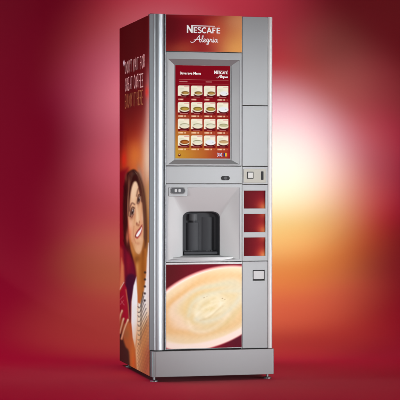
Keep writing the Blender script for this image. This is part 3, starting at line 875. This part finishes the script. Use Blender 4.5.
loft(bm, [squared(bx0, bx1, bz0, bz1, 0.060), squared(bx0, bx1, bz0, bz1, 0.0012), squared(bx0 + .0012, bx1 - .0012, bz0 + .0012, bz1 - .0012, 0.0),
          squared(o0, o1, oz0, oz1, 0.0), squared(o0 + .001, o1 - .001, oz0 + .001, oz1 - .001, 0.002),
          arch(n0 - .003, n1 + .003, nz0 - .002, nz1 + .003, 0.054, 0.040), arch(n0, n1, nz0, nz1, 0.057, 0.040), arch(n0, n1, nz0, nz1, 0.066, 0.040)])
bmesh.ops.remove_doubles(bm, verts=bm.verts, dist=1e-6)
bay = finish(bm, "dispensing_bay", M["pearl"])
for pl in bay.data.polygons: pl.use_smooth = True
md = bay.modifiers.new("split", 'EDGE_SPLIT'); md.split_angle = R(30)
# silver rim frame round the funnel
bm = bmesh.new()
e = 0.0004
loft(bm, [rect(bx0 - e + .001, bx1 + e - .001, bz0 + .0006, bz1 - .0006, 0.003), rect(bx0 + .0006, bx1 - .0006, bz0 + .0006, bz1 - .0006, -0.0012),
          rect(o0 - .0004, o1 + .0004, oz0 - .0004, oz1 + .0004, -0.0012), rect(o0 - .0004, o1 + .0004, oz0 - .0004, oz1 + .0004, 0.002)])
finish(bm, "bay_frame", M["silver"], bay)
# dark niche: rounded hollow
bm = bmesh.new()
loft(bm, [arch(n0 + .0004, n1 - .0004, nz0 + .0004, nz1 - .0004, 0.0585, 0.040), arch(n0 + .004, n1 - .004, nz0 + .003, nz1 - .004, 0.062, 0.040), arch(n0 + .008, n1 - .008, nz0 + .004, nz1 - .008, 0.112, 0.036)], False, True)
niche = finish(bm, "cup_niche", M["smoke"], bay, smooth=True)
md = niche.modifiers.new("split", 'EDGE_SPLIT'); md.split_angle = R(40)
# moulded dispenser head: narrow spout above a shallow rounded cup guide
def pillar(name, mat, x0, x1, z0, z1, yb, bulge):
    bm = bmesh.new()
    pts = [(x0, yb)] + [(x0 + (x1 - x0) * k / 16, yb - bulge * math.sin(math.pi * k / 16) ** 0.6) for k in range(1, 16)] + [(x1, yb)]
    prism_z(bm, pts, z0, z1)
    o = finish(bm, name, mat, bay, smooth=True)
    md = o.modifiers.new("split", 'EDGE_SPLIT'); md.split_angle = R(40)
    return o
pillar("spout", M["smoke_light"], 0.2140, 0.2630, 0.7740, 0.8060, 0.110, 0.036)
pillar("spout_nozzle", M["smoke"], 0.2240, 0.2530, 0.7640, 0.7738, 0.108, 0.028)
pillar("cup_guide", M["smoke"], 0.2060, 0.2720, 0.6240, 0.7636, 0.1115, 0.014)
pillar("niche_rib", M["smoke"], 0.2860, 0.3480, 0.6240, 0.7900, 0.1115, 0.010)
tray = rplate("drip_tray", M["smoke"], n0 + 0.009, n1 - 0.009, 0.6035, 0.6180, 0.068, 0.110, 0.004, bay)
for xx in (0.190, 0.207, 0.222, 0.300, 0.312, 0.326):
    box("tray_stud", M["smoke_light"], xx, xx + 0.0045, 0.0665, 0.0690, 0.6215, 0.6245, tray, bevel=0.0005)
    box("stud_stem", M["black"], xx + 0.001, xx + 0.0035, 0.0670, 0.0690, 0.6170, 0.6215, tray, bevel=0)
# lens-shaped shelf lip under the niche
bm = bmesh.new()
N = 26
outer = [(0.2706 + 0.182 * math.cos(R(180 + 180 * k / N)), 0.046 + 0.056 * math.sin(R(180 + 180 * k / N))) for k in range(N + 1)]
lo_ = [(x, y, 0.5745) for x, y in outer]; hi_ = [(0.2706 + (x - 0.2706) * 0.985, 0.046 + (y - 0.046) * 0.95, 0.5925 + 0.004 * 0) for x, y in outer]
loft(bm, [lo_, hi_], True, True)
finish(bm, "shelf_lip", M["pearl"], bay, bevel=0.002)
# badge tab with the capsule-shaped sensor
rplate("badge_tab", M["silver"], 0.0885, 0.1870, 0.8965, 0.9430, -0.0022, 0.030, 0.010, bay)
badge = rplate("sensor_badge", M["silver_dark"], 0.0960, 0.1755, 0.9070, 0.9420, -0.0040, 0.0, 0.0170, bay)
rplate("badge_face", M["smoke_light"], 0.0995, 0.1720, 0.9105, 0.9385, -0.0052, -0.002, 0.0138, bay)
for xx in (0.1190, 0.1380): rplate("sensor_window", M["pearl"], xx, xx + 0.0125, 0.9170, 0.9330, -0.0064, -0.003, 0.004, bay)

# ------------------------------------------------------------------ lower door with the cup picture
def paint_cup(X, Y):
    p = Paint(X, Y, (104, 2, 26))
    p.glow(168, 268, 18, 30, (78, 8, 14), alpha=0.8)
    cx, cy = 209.5, 308.6
    rot = -20
    p.glow(200, 348, 30, 14, (150, 6, 34), alpha=0.9)
    p.glow(236, 340, 16, 18, (84, 18, 36), alpha=0.9)
    p.ell(cx, cy, 66.5, 38.6, (228, 160, 150), rot=rot, soft=1.3)
    p.ell(cx, cy + 0.6, 65.2, 37.5, (244, 226, 214), rot=rot, soft=1.0)
    a = R(rot); dx, dy = X - cx, Y - cy
    u = dx * math.cos(a) + dy * math.sin(a); v = -dx * math.sin(a) + dy * math.cos(a)
    low = np.clip((v + 4) / 22, 0, 1)
    p.ell(cx + 1, cy - 2.4, 62.5, 33.4, (234, 214, 178), rot=rot, soft=1.6)
    # crema rings with a slow swirl
    ang = np.arctan2(v / 33.0, u / 58.0); rad = np.hypot((u - 1) / 58.0, (v + 2) / 33.0)
    n1_ = np.sin(3 * ang + 9 * rad) * 0.035 + np.sin(7 * ang - 5 * rad + 1) * 0.018
    r2 = rad + n1_
    def ring(c, wdt, col, al, amod=None):
        mm = np.exp(-((r2 - c) / wdt) ** 2) * al * (rad < 1.02)
        if amod is not None: mm = mm * amod
        p.put(mm, col)
    ring(0.78, 0.11, (224, 158, 94), 0.85, 0.30 + 0.70 * np.clip(np.cos(ang - 3.6), 0, 1))
    ring(0.80, 0.16, (226, 190, 134), 0.55)
    ring(0.60, 0.11, (214, 208, 178), 0.9, np.clip(0.45 - 0.6 * np.sin(ang - 0.1), 0.1, 1))
    ring(0.64, 0.10, (236, 208, 180), 0.85, np.clip(-np.cos(ang) * 0.9 + 0.1, 0, 1))
    ring(0.44, 0.10, (228, 184, 116), 0.65, np.clip(-np.cos(ang - 0.7) * 0.8 + 0.3, 0, 1))
    ring(0.40, 0.13, (214, 198, 146), 0.6)
    ring(0.24, 0.10, (226, 218, 184), 0.8)
    ring(0.08, 0.10, (218, 204, 150), 0.8)
    p.put(np.exp(-((ang - 1.5) / 0.5) ** 2) * np.exp(-((rad - 0.62) / 0.2) ** 2) * 0.6, (214, 186, 126))
    for pts, c, w, al in (
        ([(196, 320), (206, 322), (220, 318), (232, 308), (240, 298)], (218, 218, 200), 4.0, 0.7),
        ([(200, 310), (204, 304), (214, 301), (224, 303)], (206, 188, 132), 2.6, 0.45),
        ([(206, 317), (214, 312), (220, 306), (219, 301), (211, 302)], (238, 230, 204), 2.6, 0.7),
        ([(192, 330), (208, 330), (226, 322), (241, 308)], (208, 188, 130), 3.6, 0.5),
        ([(188, 316), (192, 304), (204, 296), (222, 292), (240, 292)], (214, 214, 194), 3.4, 0.6),
        ([(188, 322), (192, 330), (204, 332), (218, 326), (228, 316)], (240, 226, 204), 3.4, 0.55),
        ([(196, 315), (203, 309), (213, 305), (224, 303)], (238, 232, 210), 2.6, 0.6),
        ([(200, 321), (209, 318), (216, 312), (222, 307)], (200, 178, 126), 1.6, 0.4)):
        p.line(pts, w, c, w * 0.9, al, smooth=6)
    for bx, by, br in ((203.5, 298.2, .35), (222, 299.2, .4), (224.5, 300.2, .25), (206.5, 296.8, .2)):
        p.ell(bx, by, br * 1.6, br, (150, 120, 80), rot=rot, soft=0.45, alpha=0.7)
    wob = np.sin(X * 0.9 + np.sin(Y * 0.5) * 2) * np.sin(Y * 0.7 + X * 0.13)
    p.img += (wob * 2.0)[:, None] * (rad < 0.95)[:, None]
    p.grain(1.2)
    return p
cup = art_sheet("lower_door_print", M["ink_front"], (0.0775, -0.0006, 0.1385), (0.3880, 0, 0), (0, 0, 0.5560 - 0.1385), 330, 350, front_art, paint_cup)
cup.name = "lower_door"
box("lower_door_backing", M["silver"], 0.0768, 0.4662, 0.0, 0.0600, 0.1350, 0.5560, bevel=0.0005)
box("lower_door_rail", M["trim"], 0.0768, 0.4662, -0.0025, 0.0600, 0.5572, 0.5668, bevel=0.001)

# ------------------------------------------------------------------ payment column on the right
PX0, PX1 = 0.4690, 0.6010
box("upper_service_panel", M["silver"], PX0, PX1, 0.0, 0.0600, 1.3530, 1.7975)
box("middle_service_panel", M["silver"], PX0, PX1, 0.0, 0.0600, 1.0480, 1.3500)
coin = box("coin_panel", M["silver"], PX0, PX1, 0.0, 0.0600, 0.9570, 1.0450)
rplate("coin_plate", M["beige"], 0.4750, 0.5915, 0.9640, 1.0340, -0.0015, 0.003, 0.003, coin)
rplate("button_surround", M["black"], 0.4925, 0.5265, 0.9845, 1.0195, -0.0030, 0.002, 0.002, coin)
rplate("return_button", M["ivory"], 0.4965, 0.5225, 0.9885, 1.0155, -0.0050, -0.001, 0.0015, coin)
rplate("coin_slot", M["black"], 0.5665, 0.5790, 0.9790, 1.0215, -0.0026, 0.002, 0.002, coin)

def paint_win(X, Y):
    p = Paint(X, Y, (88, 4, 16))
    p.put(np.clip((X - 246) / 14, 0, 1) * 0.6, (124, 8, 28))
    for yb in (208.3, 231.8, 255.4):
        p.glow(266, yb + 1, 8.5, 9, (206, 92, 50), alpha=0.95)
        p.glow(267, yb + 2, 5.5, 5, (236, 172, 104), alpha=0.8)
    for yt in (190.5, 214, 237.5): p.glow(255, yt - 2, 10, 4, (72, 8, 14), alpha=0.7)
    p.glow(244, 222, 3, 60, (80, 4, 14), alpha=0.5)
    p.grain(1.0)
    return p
pay = bmesh.new()
wins = [(0.8345, 0.9250), (0.7155, 0.8080), (0.5960, 0.6895)]
zz = [0.5720] + [z for w in reversed(wins) for z in w] + [0.9540]
add_box(pay, PX0, 0.4765, 0.0, 0.060, 0.5720, 0.9540)
add_box(pay, 0.5895, PX1, 0.0, 0.060, 0.5720, 0.9540)
for za, zb in ((zz[0], zz[1]), (zz[2], zz[3]), (zz[4], zz[5]), (zz[6], zz[7])):
    add_box(pay, 0.4765, 0.5895, -0.0006, 0.060, za, zb)
payp = finish(pay, "selection_panel", M["silver"])
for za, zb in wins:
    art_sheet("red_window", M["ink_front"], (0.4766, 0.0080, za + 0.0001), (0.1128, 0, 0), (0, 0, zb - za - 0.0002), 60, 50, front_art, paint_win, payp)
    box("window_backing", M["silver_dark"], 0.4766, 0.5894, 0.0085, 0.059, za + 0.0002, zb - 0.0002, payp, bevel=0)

bm = bmesh.new()
rx0, rx1, rz0, rz1 = 0.5230, 0.5860, 0.4710, 0.5250
loft(bm, [rect(PX0, PX1, 0.1320, 0.5690, 0.060), rect(PX0, PX1, 0.1320, 0.5690, 0.0012), rect(PX0 + .0012, PX1 - .0012, 0.1332, 0.5678, 0.0),
          rect(rx0, rx1, rz0, rz1, 0.0), rect(rx0, rx1, rz0, rz1, 0.020)], False, True)
lowp = finish(bm, "return_panel", M["silver"])
rplate("return_flap", M["pearl"], rx0 + 0.0040, rx1 - 0.0040, rz0 + 0.0080, rz1 - 0.0040, -0.0012, 0.012, 0.002, lowp)
box("return_mouth", M["black"], rx0 + 0.0008, rx1 - 0.0008, 0.0130, 0.0190, rz0 + 0.0008, rz1 - 0.0008, lowp, bevel=0)

# ------------------------------------------------------------------ plinth and feet
pp = [(0.0035, 0.070), (0.0035, 0.008)]
for k in range(1, 9):
    a = R(180 - k * 90 / 8); pp.append((0.0235 + 0.020 * math.cos(a), 0.008 - 0.020 * math.sin(a)))
pp += [(0.626, -0.012), (0.6315, -0.008), (0.6325, -0.002), (0.6325, 0.070)]
bm = bmesh.new(); prism_z(bm, pp, 0.0, 0.1285)
pl = finish(bm, "plinth", M["silver"], bevel=0.0015)

for (x, y) in ((0.020, 0.020), (0.605, 0.020), (0.030, 0.700), (0.600, 0.740)):
    bm = bmesh.new()
    prof = [(0.021, -FOOT + 0.0003), (0.021, -FOOT + 0.005), (0.016, -FOOT + 0.008), (0.007, -FOOT + 0.009), (0.007, 0.003)]
    rows = [[(x + r * math.cos(k * math.tau / 20), y + r * math.sin(k * math.tau / 20), z) for k in range(20)] for r, z in prof]
    loft(bm, rows, True, True)
    f = finish(bm, "foot", M["chrome"])
